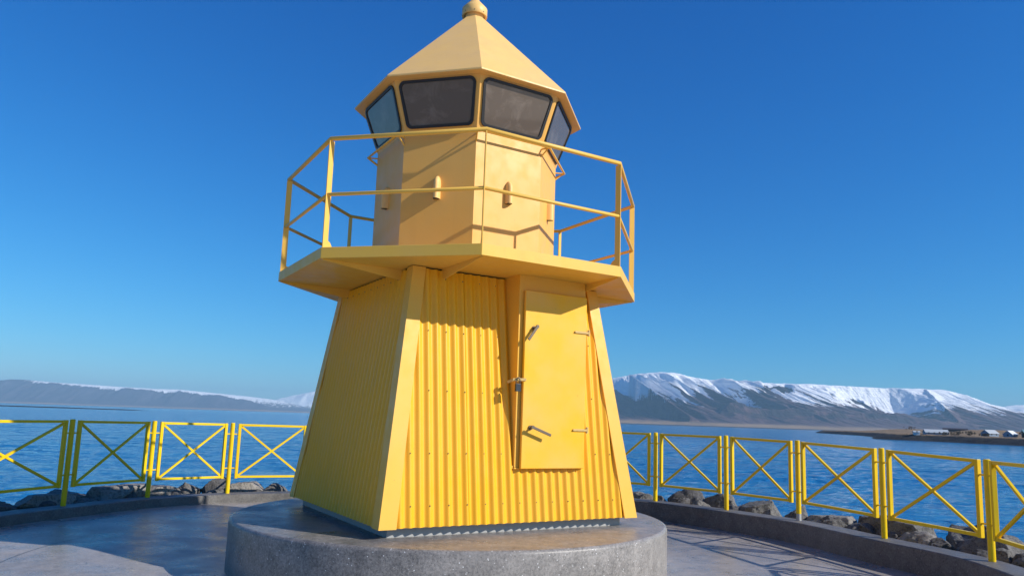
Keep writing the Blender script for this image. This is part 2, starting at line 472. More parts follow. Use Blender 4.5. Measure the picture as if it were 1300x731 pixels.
# ------------------------------------------------------------------ Esja-like mountain on the right
def build_right_mountain():
    sk = np.array([(300, 560), (800, 640), (1392, 690), (1530, 699), (1680, 722), (1818, 752), (2141, 770), (2314, 759), (2602, 705), (2890, 663), (3524, 660), (3984, 653), (4445, 662), (5021, 646), (5481, 644), (6000, 655), (6288, 642), (6572, 582), (6798, 498), (6967, 447), (7195, 409), (7422, 370), (8200, 300), (9500, 220), (11000, 90)], float)
    xs = np.concatenate([np.linspace(300, 1300, 40), np.linspace(1312, 7900, 660), np.linspace(7950, 10500, 40)])
    ys = np.concatenate([np.linspace(7900, 11200, 240), np.linspace(11240, 14500, 26)])
    X, Y = np.meshgrid(xs, ys)
    DS, DR = 8300.0, 11000.0
    ridge = np.interp(X, sk[:, 0], sk[:, 1])
    x1 = 2250.0
    Yp = Y - 0.85 * np.clip(x1 - X, 0, None) + 260 * (fbm(X / 1500, Y * 0 + 3, 5, 3) - 0.5)
    t = (Yp - DS) / (DR - DS)
    prof = np.interp(t, [-0.2, 0, 0.02, 0.12, 0.22, 0.36, 0.55, 0.74, 0.90, 0.97, 1.02, 2.2], [-0.06, 0, 0.008, 0.04, 0.10, 0.21, 0.43, 0.70, 0.90, 0.975, 1.0, 0.9])
    Z = ridge * prof
    # spurs and gullies run down the face, leaning to the right
    u = X - 0.38 * (DR - Yp) + 130 * fbm(X / 700, Y / 700, 9, 3)
    g = ridged(u / 430, Yp / 3400, 21, 3, 0.5)
    g2 = ridged(u / 150, Yp / 1700, 47, 3, 0.5)
    g3 = ridged(u / 62, Yp / 1100, 53, 2, 0.5)
    amp = sstep(0.12, 0.42, t) * (1 - sstep(0.90, 1.0, t))
    calm = 1 - 0.55 * sstep(3200, 4200, X)
    Z = Z - amp * calm * ((1 - g) * 340 + (1 - g2) * 140 + (1 - g3) * 55 - 165)
    def crest(x0, y0, z0, x1_, y1_, z1):
        """signed distance to a descending spur crest (positive to its west), and the crest height beside each point"""
        dx, dy = x1_ - x0, y1_ - y0
        L = math.hypot(dx, dy)
        k = ((X - x0) * dx + (Y - y0) * dy) / (L * L)
        d = ((X - x0) * dy - (Y - y0) * dx) / L
        return d, np.clip(k, -0.2, 1.25), z0 + (z1 - z0) * np.clip(k, -0.2, 1.1)
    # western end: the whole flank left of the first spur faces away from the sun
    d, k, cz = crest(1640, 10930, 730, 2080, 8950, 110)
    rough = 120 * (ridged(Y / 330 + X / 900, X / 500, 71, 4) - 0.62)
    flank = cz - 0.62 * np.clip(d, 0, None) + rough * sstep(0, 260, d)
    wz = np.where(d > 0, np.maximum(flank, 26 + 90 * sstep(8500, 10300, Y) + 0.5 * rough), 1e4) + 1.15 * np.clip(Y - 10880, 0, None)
    isflank = wz < Z
    d_w = d
    Z = np.minimum(Z, wz)
    Zc = np.where((k > 0) & (k < 1.0), cz * np.exp(-(d / 170.0) ** 2), 0)
    Z = np.where((d <= 0) & (Y < 10900), np.maximum(Z, Zc * 0.985), Z)
    # low front ridge with dark cliffs
    ft = np.array([(1245, 60), (2350, 60), (2500, 160), (2664, 278), (3007, 258), (3399, 231), (3790, 228), (4377, 214), (5353, 160), (6327, 90), (8000, 40)], float)
    fz = np.interp(X, ft[:, 0], ft[:, 1])
    fy = 9350 + 160 * (fbm(X / 500, X * 0, 77, 3) - 0.5)
    ff = Y - fy
    up = np.interp(ff, [-900, -520, -240, -110, 0], [0.0, 0.13, 0.48, 0.62, 1.0])
    foot = fz * np.where(ff < 0, up, 1 - 0.30 * sstep(0, 900, ff)) * (0.84 + 0.30 * ridged((X - 0.3 * Y) / 210, Y / 1500, 91, 3))
    isfoot = foot > Z
    Z = np.maximum(Z, foot)
    cliff = np.where(isfoot & (ff < 10) & (ff > -260), 0.85 * sstep(0.42, 0.6, fbm(X / 130, Y / 60, 87, 4) + 0.10), 0) * sstep(2450, 2700, X) * (1 - sstep(4700, 5300, X))
    # bowl under the eastern shoulder: its shaded wall hangs on a spur
    d, k, cz = crest(5980, 10990, 655, 5560, 9550, 215)
    Lc = math.hypot(420, 1440)
    bowl = cz - 0.60 * np.clip(d, 0, 480) + 0.45 * np.clip(d - 480, 0, None) + 0.8 * np.clip(330 - k * Lc, 0, None) + 50 * (ridged(X / 160, Y / 160, 171, 4) - 0.6)
    m_ = (d > 0) & (k > -0.19) & (k < 1.0) & (d < 1500)
    Z = np.where(m_, np.minimum(Z, np.maximum(bowl, 150)), Z)
    Zc = np.where((k > 0) & (k < 1.05), cz - 0.45 * np.abs(d), 0)
    Z = np.where((d <= 0) & (d > -900) & (k > 0), np.maximum(Z, Zc), Z)
    inb = np.where(m_, sstep(0, 60, d) * (1 - sstep(480, 620, d)) * (1 - sstep(0.30, 0.5, k)), 0)
    # rock bands breaking the snow just under the plateau edge
    band = sstep(0.76, 0.84, t) * (1 - sstep(0.93, 0.975, t)) * sstep(3300, 3700, X) * (1 - sstep(5000, 5300, X))
    band = band * sstep(0.47, 0.60, fbm(X / 210, Y / 900, 131, 4))
    Z = Z - band * 45
    Z = Z + 22 * (fbm(X / 160, Y / 160, 61, 4) - 0.5) * sstep(0.15, 0.4, t)
    Z = Z + 7 * (fbm(X / 500, Y / 500, 63, 3) - 0.5) * sstep(0.0, 0.08, t)
    tap = sstep(300, 1280, X)                     # the western end runs down into the sea
    Z = Z * tap - 12 * (1 - tap)
    gy = amp * calm * ((1 - g) * 0.8 + (1 - g2) * 1.0 + (1 - g3) * 0.9 - 1.05) + 0.8 * sstep(0.80, 0.96, t) - 0.9 * sstep(0.42, 0.15, t) - 2.0 * band + 1.2 * inb
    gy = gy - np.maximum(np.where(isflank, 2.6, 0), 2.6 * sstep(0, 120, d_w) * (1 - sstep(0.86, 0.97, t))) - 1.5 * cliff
    gy = gy - 0.25 * sstep(6100, 7000, X) + 0.35 * sstep(3300, 4200, X) * sstep(0.5, 0.7, t)
    mat = mountain_mat('snow_streaked_mountain', (0.088, 0.052, 0.060), (0.18, 0.112, 0.110), (0.34, 0.23, 0.14), 410, 12, 18, 250, 170)
    o = grid_terrain('mountain', X, Y, Z + WATER_Z, mat, {'gully': gy, 'cliff': np.maximum(cliff, 0.8 * band), 'fall_u': u, 'fall_d': Yp})
    tag(o, 'long snow capped mountain with dark gullied slopes across the bay on the right', 'mountain', kind='structure')
build_right_mountain()

def build_left_mountain():
    sk = np.array([(-15500, 250), (-13800, 330), (-11884, 379), (-10895, 461), (-10699, 492), (-10398, 494), (-9894, 460), (-9224, 441), (-8387, 410), (-7551, 387), (-7135, 393), (-6632, 359), (-6043, 304), (-5706, 249), (-5367, 177), (-5111, 103), (-4856, 40), (-4300, 10), (-3500, 6)], float) * 1.35
    xs = np.linspace(-20900, -4700, 420)
    ys = np.concatenate([np.linspace(18300, 21750, 120), np.linspace(21800, 25500, 18)])
    X, Y = np.meshgrid(xs, ys)
    DS, DR = 18700.0, 21600.0
    ridge = np.interp(X, sk[:, 0], sk[:, 1]) + 8
    Yp = Y + 200 * (fbm(X / 1300, Y * 0, 8, 3) - 0.5)
    t = (Yp - DS) / (DR - DS)
    prof = np.interp(t, [-0.2, 0, 0.15, 0.3, 0.5, 0.75, 0.93, 1.0, 2.4], [-0.06, 0.0, 0.03, 0.10, 0.35, 0.74, 0.95, 1.0, 0.97])
    Z = ridge * prof
    u = X - 0.2 * (DR - Yp)
    g = ridged(u / 520, Yp / 3000, 121, 4)
    amp = sstep(0.2, 0.5, t) * (1 - sstep(0.85, 1.0, t)) * ridge / 675
    Z = Z - amp * (1 - g) * 230 + amp * 68 + 5 * sstep(0, 0.05, t)
    gy = 0.3 * amp * (1 - g) + 1.5 * sstep(0.80, 0.97, t) - 1.15 - 0.9 * sstep(0.93, 0.5, t) + 0.55 * sstep(-13300, -11600, X) + 0.4 * sstep(-10800, -8800, X) - 1.0 * sstep(-13300, -14200, X)
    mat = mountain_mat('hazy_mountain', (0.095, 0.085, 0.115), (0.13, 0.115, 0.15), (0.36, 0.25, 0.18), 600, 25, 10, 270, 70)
    o = grid_terrain('mountain', X, Y, Z + WATER_Z, mat, {'gully': gy, 'fall_u': u, 'fall_d': Yp})
    tag(o, 'blue hazy flat topped mountain with a thin snow edge far across the water on the left', 'mountain', kind='structure')
build_left_mountain()

def build_far_peaks(x0, x1, sk, seed, label, y0=27000, k_=1.3):
    sk = np.array(sk, float) * k_
    x0, x1 = x0 * k_, x1 * k_
    xs = np.linspace(x0, x1, 240)
    ys = np.linspace(y0, y0 + 3600, 90)
    X, Y = np.meshgrid(xs, ys)
    t = (Y - y0) / 1600
    ridge = np.interp(X, sk[:, 0], sk[:, 1])
    prof = np.interp(t, [0, 0.2, 0.6, 1.0, 2.2], [0.0, 0.1, 0.6, 1.0, 0.7])
    Z = ridge * prof
    amp = sstep(0.1, 0.5, t) * (1 - sstep(0.85, 1.0, t))
    Z = Z - amp * 200 * (1 - ridged(X / 700, Y / 1600, seed, 4)) + amp * 60 + 40 * (fbm(X / 200, Y / 300, seed + 3, 3) - 0.5)
    mat = mountain_mat('far_snow_peak', (0.12, 0.10, 0.11), (0.16, 0.13, 0.13), (0.3, 0.22, 0.18), 300, 40, -20, 160, 150)
    o = grid_terrain('mountain', X, Y, Z + WATER_Z, mat, {'gully': amp * 0.6, 'fall_u': X, 'fall_d': Y})
    tag(o, label, 'mountain', kind='structure')
build_far_peaks(-9800, -1500, [(-9800, 200), (-9103, 323), (-8079, 402), (-7499, 320), (-7153, 285), (-6707, 424), (-6369, 503), (-5919, 609), (-5760, 637), (-5113, 567), (-4000, 480), (-3000, 300), (-1500, 60)], 301, 'distant white snow peak beside the tower behind the hazy mountain')
build_far_peaks(11500, 17500, [(11500, 150), (12600, 480), (13465, 717), (13979, 870), (14276, 834), (14625, 914), (14855, 922), (15772, 883), (17500, 500)], 351, 'distant white snow peak at the far right behind the mountain shoulder', 15500, 0.777)

# ------------------------------------------------------------------ water
def build_water():
    S = 31500
    zb = WATER_Z - 0.35
    vs = [(-S, -S, zb), (S, -S, zb), (S, S, zb), (-S, S, zb)]
    fs = [(0, 1, 2, 3)]
    # wind ripples as real relief on the near water, finest close to the shore
    rr = [11.0]
    while rr[-1] < 420: rr.append(rr[-1] * 1.0105 + 0.02)
    rr = np.array(rr); aa = np.linspace(R(-66), R(66), 560)
    A, RR = np.meshgrid(aa, rr)
    X, Y = RR * np.sin(A), RR * np.cos(A)
    wx = X + 1.2 * fbm(X / 7, Y / 7, 801, 2)
    wy = Y + 1.2 * fbm(X / 7, Y / 7, 811, 2)
    gust = 0.45 + 1.1 * fbm(X / 38, Y / 22, 841, 3)
    h = 0.25 * (ridged(wx / 3.4, wy / 1.9, 821, 3, 0.5) - 0.6) * gust + 0.30 * (fbm(X / 11, Y / 6, 831, 2) - 0.5) + 0.085 * (ridged(wx / 1.1, wy / 0.65, 851, 2) - 0.6) * gust
    fade = 1 - sstep(300, 415, RR)
    Z = WATER_Z + h * fade - 0.36 * sstep(395, 420, RR)
    n0 = len(vs)
    nr, na = X.shape
    vs += np.stack([X, Y, Z], -1).reshape(-1, 3).tolist()
    idx = n0 + np.arange(nr * na).reshape(nr, na)
    fs += np.stack([idx[:-1, :-1], idx[1:, :-1], idx[1:, 1:], idx[:-1, 1:]], -1).reshape(-1, 4).tolist()
    me = bpy.data.meshes.new('sea_water')
    me.from_pydata(vs, [], fs)
    me.polygons.foreach_set('use_smooth', [True] * len(me.polygons))
    bm = bmesh.new(); bm.from_mesh(me); bm.normal_update()
    for f in bm.faces:
        if f.normal.z < 0: f.normal_flip()
    bm.to_mesh(me); bm.free()
    o = link_mesh('sea_water', me, M['water'])
    tag(o, 'blue rippled sea water of the bay', 'sea', kind='structure')
build_water()

# ------------------------------------------------------------------ headland with houses, low islet
def rock_shore_mat(name, grass):
    m, nt, b = new_mat(name)
    tc = N(nt, 'ShaderNodeTexCoord')
    sep = N(nt, 'ShaderNodeSeparateXYZ'); nt.links.new(tc.outputs['Object'], sep.inputs[0])
    n1 = tex_noise(nt, tc.outputs['Object'], 0.09, 8, 0.7)
    n2 = tex_noise(nt, tc.outputs['Object'], 0.5, 4, 0.7)
    rock = mixc(nt, ramp(nt, n2, [(0.35, 0), (0.65, 1)]), (0.004, 0.004, 0.004), (0.028, 0.025, 0.023))
    gr = mixc(nt, ramp(nt, n1, [(0.35, 0), (0.65, 1)]), grass, tuple(x * 0.6 for x in grass))
    f = N(nt, 'ShaderNodeMapRange'); nt.links.new(mathn(nt, 'ADD', sep.outputs['Z'], mathn(nt, 'MULTIPLY', n1, 4.0)), f.inputs[0])
    f.inputs[1].default_value = 1.4; f.inputs[2].default_value = 2.2
    nt.links.new(mixc(nt, f.outputs[0], rock, gr), b.inputs['Base Color'])
    b.inputs['Roughness'].default_value = 0.9
    bump(nt, b, n2, 1.0, 1.5)
    return m
M['headland'] = rock_shore_mat('headland_ground', (0.32, 0.215, 0.115))

def build_headland():
    # height by distance inside a shoreline
    shore = [(640, 1560), (600, 1500), (500, 1085), (415, 860), (320, 668), (345, 632), (350, 578), (356, 530), (372, 440), (420, 300), (900, 260), (1500, 300), (1500, 1700), (800, 1720)]
    xs = np.linspace(280, 1100, 300); ys = np.linspace(250, 1700, 420)
    X, Y = np.meshgrid(xs, ys)
    P = np.array(shore, float)
    d = np.full(X.shape, 1e9); inside = np.zeros(X.shape, bool)
    for i in range(len(P)):
        a, b = P[i], P[(i + 1) % len(P)]
        dx, dy = b - a
        k = np.clip(((X - a[0]) * dx + (Y - a[1]) * dy) / (dx * dx + dy * dy), 0, 1)
        d = np.minimum(d, np.hypot(X - a[0] - k * dx, Y - a[1] - k * dy))
        c = ((a[1] > Y) != (b[1] > Y)) & (X < (b[0] - a[0]) * (Y - a[1]) / (b[1] - a[1] + 1e-12) + a[0])
        inside ^= c
    sd = np.where(inside, d, -d) + 14 * (fbm(X / 25, Y / 25, 404, 4) - 0.5)
    Z = -6 + 4.7 * sstep(-10, 7, sd) + 1.6 * sstep(5, 12, sd) * (0.6 + 0.8 * fbm(X / 6, Y / 6, 414, 3)) + 2.2 * sstep(14, 90, sd) + 4.0 * sstep(60, 300, sd)
    Z = Z + 4.5 * np.exp(-(((X - 640) / 60) ** 2 + ((Y - 1200) / 90) ** 2)) + 3.6 * np.exp(-(((X - 428) / 32) ** 2 + ((Y - 690) / 40) ** 2)) + 1.5 * np.exp(-(((X - 470) / 50) ** 2 + ((Y - 800) / 60) ** 2))
    Z = Z + 1.6 * (fbm(X / 40, Y / 40, 424, 4) - 0.5) * sstep(8, 30, sd)
    Z = Z + 2.4 * (fbm(X / 7, Y / 7, 434, 3) - 0.5) * sstep(-4, 2, sd) * (1 - sstep(10, 26, sd))
    Z = np.where(sd < -18, -8, Z)
    o = grid_terrain('headland', X, Y, Z, M['headland'])
    tag(o, 'low brown grassy headland with a dark rocky shore at the right', 'headland', kind='structure')
    def zat(x, y):
        i = int(np.clip(np.searchsorted(ys, y), 0, len(ys) - 1)); j = int(np.clip(np.searchsorted(xs, x), 0, len(xs) - 1))
        return float(Z[i, j])
    return zat
zat = build_headland()

def build_islet():
    xs = np.linspace(-1900, -560, 220); ys = np.linspace(1380, 1700, 60)
    X, Y = np.meshgrid(xs, ys)
    sd = 60 - np.abs(Y - 1520) * (0.7 + 0.5 * fbm(X / 200, Y / 300, 501, 3)) - 60 * sstep(-1000, -640, X)
    Z = -6 + 2.3 * sstep(-5, 25, sd) + 0.8 * fbm(X / 30, Y / 30, 505, 4)
    o = grid_terrain('islet', X, Y, Z, M['headland'])
    tag(o, 'low dark islet lying in the water at the far left', 'islet', kind='structure')
build_islet()

M['wall_white'] = simple('house_white_wall', (0.72, 0.72, 0.70), 0.7)
M['wall_blue'] = simple('house_grey_blue_wall', (0.22, 0.29, 0.38), 0.7)
M['wall_teal'] = simple('house_teal_wall', (0.20, 0.36, 0.38), 0.7)
M['roof_white'] = simple('pale_roof_sheet', (0.46, 0.49, 0.50), 0.55)
M['roof_dark'] = simple('dark_roof', (0.06, 0.05, 0.05), 0.6)
M['window_dark'] = simple('dark_window', (0.03, 0.035, 0.04), 0.15)

def house(loc, rz, L, W, h, rh, wall, roof, label, nwin):
    h0 = empty('house', loc, rz, label, 'house', 'houses on the headland')
    b = MB(); b.prism([(-L / 2, -W / 2, -1), (L / 2, -W / 2, -1), (L / 2, -W / 2, h), (-L / 2, -W / 2, h)], (0, W, 0))
    for sgn in (-1, 1):
        b.prism([(sgn * L / 2, -W / 2, h), (sgn * L / 2, W / 2, h), (sgn * L / 2, 0, h + rh - 0.1)], (-sgn * 0.25, 0, 0))
    b.build('wall', wall, h0)
    r = MB()
    for sgn in (-1, 1):
        e = 0.5
        a = [(-L / 2 - e, sgn * (W / 2 + e), h - e * rh / (W / 2)), (L / 2 + e, sgn * (W / 2 + e), h - e * rh / (W / 2)), (L / 2 + e, 0, h + rh), (-L / 2 - e, 0, h + rh)]
        r.prism(a, (0, 0, 0.25))
    r.build('roof', roof, h0)
    for i in range(nwin):
        w = MB(); x = -L / 2 + L * (i + 0.5) / nwin
        w.box(x - 0.7, x + 0.7, -W / 2 - 0.06, -W / 2 + 0.02, 1.0, 2.3); w.build('window', M['window_dark'], h0)
    w = MB(); w.box(-L / 2 - 0.06, -L / 2 + 0.02, -0.7, 0.7, 1.0, 2.3); w.build('window', M['window_dark'], h0)
for (x, y, rz, L, W, h, rh, wall, roof, lab, nw) in [
    (366, 658, -14, 18, 9, 1.9, 2.4, M['wall_blue'], M['roof_white'], 'long pale roofed house furthest left on the headland', 4),
    (345, 650, -15, 4.5, 4, 1.5, 0.9, M['wall_white'], M['roof_white'], 'small white hut at the left end of the long pale roofed house', 1),
    (386, 615, 14, 9.5, 8, 2.4, 2.6, M['wall_blue'], M['roof_white'], 'grey blue house with pale gable roof on the right part of the headland', 2),
    (391.5, 598, 30, 7.5, 7, 2.3, 2.7, M['wall_blue'], M['wall_white'], 'gabled house with white roof beside the grey blue house on the headland', 2),
    (402, 590, -20, 10, 8, 3.6, 2.2, M['wall_teal'], M['wall_teal'], 'teal house at the right edge of the headland', 2),
    (652, 1120, -30, 32, 12, 3.2, 1.6, M['roof_dark'], M['roof_dark'], 'dark low building on the far rise of the headland', 3)]:
    house((x, y, zat(x, y)), R(rz), L, W, h, rh, wall, roof, lab, nw)

# bushes on the headland: many leaf sized faces in an uneven clump
def leaf_mat():
    m, nt, b = new_mat('bare_bush_twigs')
    f = tex_noise(nt, objco(nt), 0.8, 3)
    nt.links.new(mixc(nt, f, (0.035, 0.032, 0.022), (0.085, 0.065, 0.04)), b.inputs['Base Color'])
    b.inputs['Roughness'].default_value = 0.9
    return m
M['bush'] = leaf_mat()
def bush(loc, w, h, seed, label):
    rnd = random.Random(seed)
    e = empty('bush', loc, 0, label, 'bush', 'bushes on the headland')
    st = MB()
    for i in range(6):
        a = rnd.uniform(0, 6.28)
        st.tube([(0.2 * math.cos(a), 0.2 * math.sin(a), -0.4), (w * 0.3 * math.cos(a), w * 0.25 * math.sin(a), h * 0.7)], [0.12, 0.04], 5)
    st.build('stem', M['bush'], e)
    lf = MB()
    cl = [(rnd.gauss(0, w * 0.3), rnd.gauss(0, w * 0.22), rnd.uniform(0.15, 0.85) * h, rnd.uniform(0.18, 0.36) * h) for _ in range(14)]
    for i in range(900):
        cx_, cy_, cz_, cr = rnd.choice(cl)
        d = Vector((rnd.gauss(0, 1), rnd.gauss(0, 1), rnd.gauss(0, 1))).normalized() * cr * rnd.random() ** 0.4
        p = Vector((cx_, cy_, max(0.1, cz_))) + d
        u = Vector((rnd.gauss(0, 1), rnd.gauss(0, 1), rnd.gauss(0, 1))).normalized() * 0.28
        v2 = u.orthogonal().normalized() * 0.2
        lf.add([p - u, p + v2, p + u, p - v2], [(0, 1, 2, 3)])
    lf.build('foliage', M['bush'], e, recalc=False)
bl = [(363, 638, 9, 3.2, 'dark bush clump in front of the long pale roofed house'),
      (374, 640, 9, 4.2, 'tall dark bush clump just right of the long pale roofed house'),
      (372, 618, 9, 3.4, 'wide dark bush clump between the pale roofed house and the grey blue house'),
      (377, 607, 7, 2.6, 'low dark bush beside the left wall of the grey blue house'),
      (396.5, 590, 5, 4.4, 'tall dark bush between the white roofed house and the teal house'),
      (617, 1180, 16, 5.0, 'dark bush on top of the far rise of the headland')]
for i, (x, y, w, h, lab) in enumerate(bl):
    bush((x, y, zat(x, y)), w, h, 40 + i, lab)

# ------------------------------------------------------------------ plaza, kerb, bank
CX, CY = -0.637, 9.325
POST = [(-6.90, 11.92, 1.313), (-6.31, 13.39, 1.304), (-5.33, 14.46, 1.297), None, None, None, None, None,
        (2.721, 14.537, 1.268), (3.748, 13.409, 1.268), (4.563, 12.222, 1.243), (5.097, 10.539, 1.20), (5.549, 8.928, 1.145)]
KZ = 0.3186
def sst(a, b, x):
    t = max(0.0, min(1.0, (x - a) / (b - a)))
    return t * t * (3 - 2 * t)
def kz(a):                                        # the kerb stands lower on the left, where the paving rises
    return KZ - 0.1086 * (1 - sst(-0.35, 0.3, a))
def pz(a, r):
    return 0.062 * (1 - sst(-0.75, -0.2, a)) * sst(-2.1, -1.5, a) * sst(2.9, 4.6, r)
def pol(x, y): return math.atan2(x - CX, y - CY), math.hypot(x - CX, y - CY)
known = [pol(p[0], p[1]) for p in POST if p]
kn_a = [-3.6, -2.2] + [k[0] for k in known[:3]] + [-0.2, 0.2] + [k[0] for k in known[3:]] + [2.2, 3.6]
kn_r = [6.6, 6.8] + [k[1] for k in known[:3]] + [6.55, 6.40] + [k[1] for k in known[3:]] + [6.35, 6.4]
def rad(a):
    i = 0
    while i < len(kn_a) - 2 and a > kn_a[i + 1]: i += 1
    a0, a1 = kn_a[i], kn_a[i + 1]; t = (a - a0) / (a1 - a0)
    m0 = (kn_r[i + 1] - kn_r[max(i - 1, 0)]) / (kn_a[i + 1] - kn_a[max(i - 1, 0)]) * (a1 - a0)
    j = min(i + 2, len(kn_a) - 1)
    m1 = (kn_r[j] - kn_r[i]) / (kn_a[j] - kn_a[i]) * (a1 - a0)
    return (2 * t ** 3 - 3 * t ** 2 + 1) * kn_r[i] + (t ** 3 - 2 * t ** 2 + t) * m0 + (-2 * t ** 3 + 3 * t ** 2) * kn_r[i + 1] + (t ** 3 - t ** 2) * m1
def rim(a, dr, z): r = rad(a) + dr; return (CX + r * math.sin(a), CY + r * math.cos(a), z)

A0, A1 = R(-124), R(128)
ARC = [A0 + (A1 - A0) * i / 160 for i in range(161)]
b = MB()
NRR = 24
vs = []
for a in ARC:
    for q in range(NRR + 1):
        r = (rad(a) - 0.1) * q / NRR
        vs.append((CX + r * math.sin(a), CY + r * math.cos(a), pz(a, r)))
b.add(vs, [(i * (NRR + 1) + q, i * (NRR + 1) + q + 1, (i + 1) * (NRR + 1) + q + 1, (i + 1) * (NRR + 1) + q) for i in range(160) for q in range(NRR)], 0, True)
b.build('plaza', M['plaza']);
tag(bpy.data.objects['plaza'], 'dark honed concrete plaza around the round plinth', 'plaza', kind='structure')
b = MB()                                           # approach path the photographer stands on, one with the plaza level
l0, r0 = rim(A0, -0.1, 0), rim(A1, -0.1, 0)
b.add([(CX, CY, 0), l0, (-9.5, -2, 0), (-11, -22, 0), (11, -22, 0), (9.5, -2, 0), r0], [(0, 1, 2), (0, 2, 5), (2, 3, 4, 5), (0, 5, 6)])
o = b.build('path', M['ground']); tag(o, 'unseen concrete approach path in front of the plinth, made pale to bounce light', 'path', kind='structure')

b = MB()
prof = [(-0.27, -0.40), (-0.27, -0.012), (-0.255, 0), (0.125, 0), (0.14, -0.015), (0.14, -0.9)]
rings = [[rim(a, dr, z + kz(a)) for dr, z in prof] for a in ARC]
m_ = len(prof)
b.add([p for r_ in rings for p in r_], [(i * m_ + j, i * m_ + j + 1, (i + 1) * m_ + j + 1, (i + 1) * m_ + j) for i in range(160) for j in range(m_ - 1)])
b.add(rings[0], [tuple(range(m_))]); b.add(rings[-1], [tuple(range(m_))])
o = b.build('kerb', M['kerb']); tag(o, 'curved dark concrete kerb under the yellow railing', 'kerb', kind='structure')

def build_bank():
    nA, nR = 420, 46
    aa = np.linspace(R(-175), R(175), nA); rr = np.linspace(0.12, 9.5, nR)
    V = np.zeros((nR, nA, 3))
    for j, a in enumerate(aa):
        r0_ = rad(max(min(a, 3.5), -3.5))
        for i, d in enumerate(rr):
            V[i, j] = (CX + (r0_ + d) * math.sin(a), CY + (r0_ + d) * math.cos(a), 0)
    X, Y = V[..., 0], V[..., 1]
    D = rr[:, None] + 0 * X
    Z = -0.06 - 0.62 * np.clip(D - 0.9, 0, None) + 0.0 * X
    bumpy = ridged(X / 0.9, Y / 0.9, 601, 4)
    Z = Z + sstep(0.15, 0.8, D) * (0.75 * (bumpy - 0.72) + 0.35 * (fbm(X / 0.35, Y / 0.35, 611, 3) - 0.5))
    Z = np.minimum(Z, 0.22)
    back = sstep(R(120), R(150), np.abs(aa))[None, :] + 0 * X
    Z = np.where(back > 0.5, np.minimum(Z, -0.12), Z)
    o = grid_terrain('rocky_bank', X, Y, Z, M['rock_dark'])
    tag(o, 'dark rubble bank sloping from the kerb to the sea', 'bank', kind='structure')
build_bank()
b = MB()
b.add([(-60, -6, -0.03), (60, -6, -0.03), (60, -80, -0.03), (-60, -80, -0.03)], [(0, 1, 2, 3)])
b.add([(-60, -6, -0.03), (60, -6, -0.03), (60, 2, -5.2), (-60, 2, -5.2)], [(0, 1, 2, 3)])
o = b.build('ground', M['ground']); tag(o, 'paved ground behind the photographer', 'ground', kind='structure')

# ------------------------------------------------------------------ boulders
def boulder(a_deg, dr, w, d, h, ztop, seed, mat, label, cuts=7, flat=0.0, rz=None):
    rnd = random.Random(seed)
    bm = bmesh.new()
    bmesh.ops.create_icosphere(bm, subdivisions=5, radius=1.0)
    planes = []
    for i in range(cuts):
        n = Vector((rnd.gauss(0, 1), rnd.gauss(0, 1), rnd.gauss(0, 0.8))).normalized()
        planes.append((n, rnd.uniform(0.55, 0.86)))
    if flat: planes.append((Vector((rnd.uniform(-0.15, 0.15), rnd.uniform(-0.15, 0.15), 1)).normalized(), flat))
    off = Vector((seed * 3.7, seed * 1.3, seed * 0.7))
    for v in bm.verts:
        p = v.co.copy()
        for n, dd in planes:
            k = p.dot(n) - dd
            if k > 0: p -= n * (k * 0.96)
        q = v.co * 1.1 + off
        p *= 1 + 0.12 * noise.fractal(q, 1.0, 2.0, 4) + 0.05 * noise.fractal(q * 5, 0.8, 2.0, 4)
        v.co = Vector((p.x * w / 2, p.y * d / 2, p.z * h / 2))
    me = bpy.data.meshes.new('boulder')
    zt = max(v.co.z for v in bm.verts)
    bm.to_mesh(me); bm.free()
    me.polygons.foreach_set('use_smooth', [True] * len(me.polygons))
    o = link_mesh('boulder', me, mat)
    a = R(a_deg)
    r = rad(a) + dr
    o.location = (CX + r * math.sin(a), CY + r * math.cos(a), ztop - zt + kz(a) - KZ)
    o.rotation_euler = (0, 0, -a + (rz if rz is not None else rnd.uniform(-0.4, 0.4)))
    tag(o, label, 'boulder', 'boulders along the outside of the kerb')
g_, d_, p_ = M['rock_grey'], M['rock_dark'], M['rock_pale']
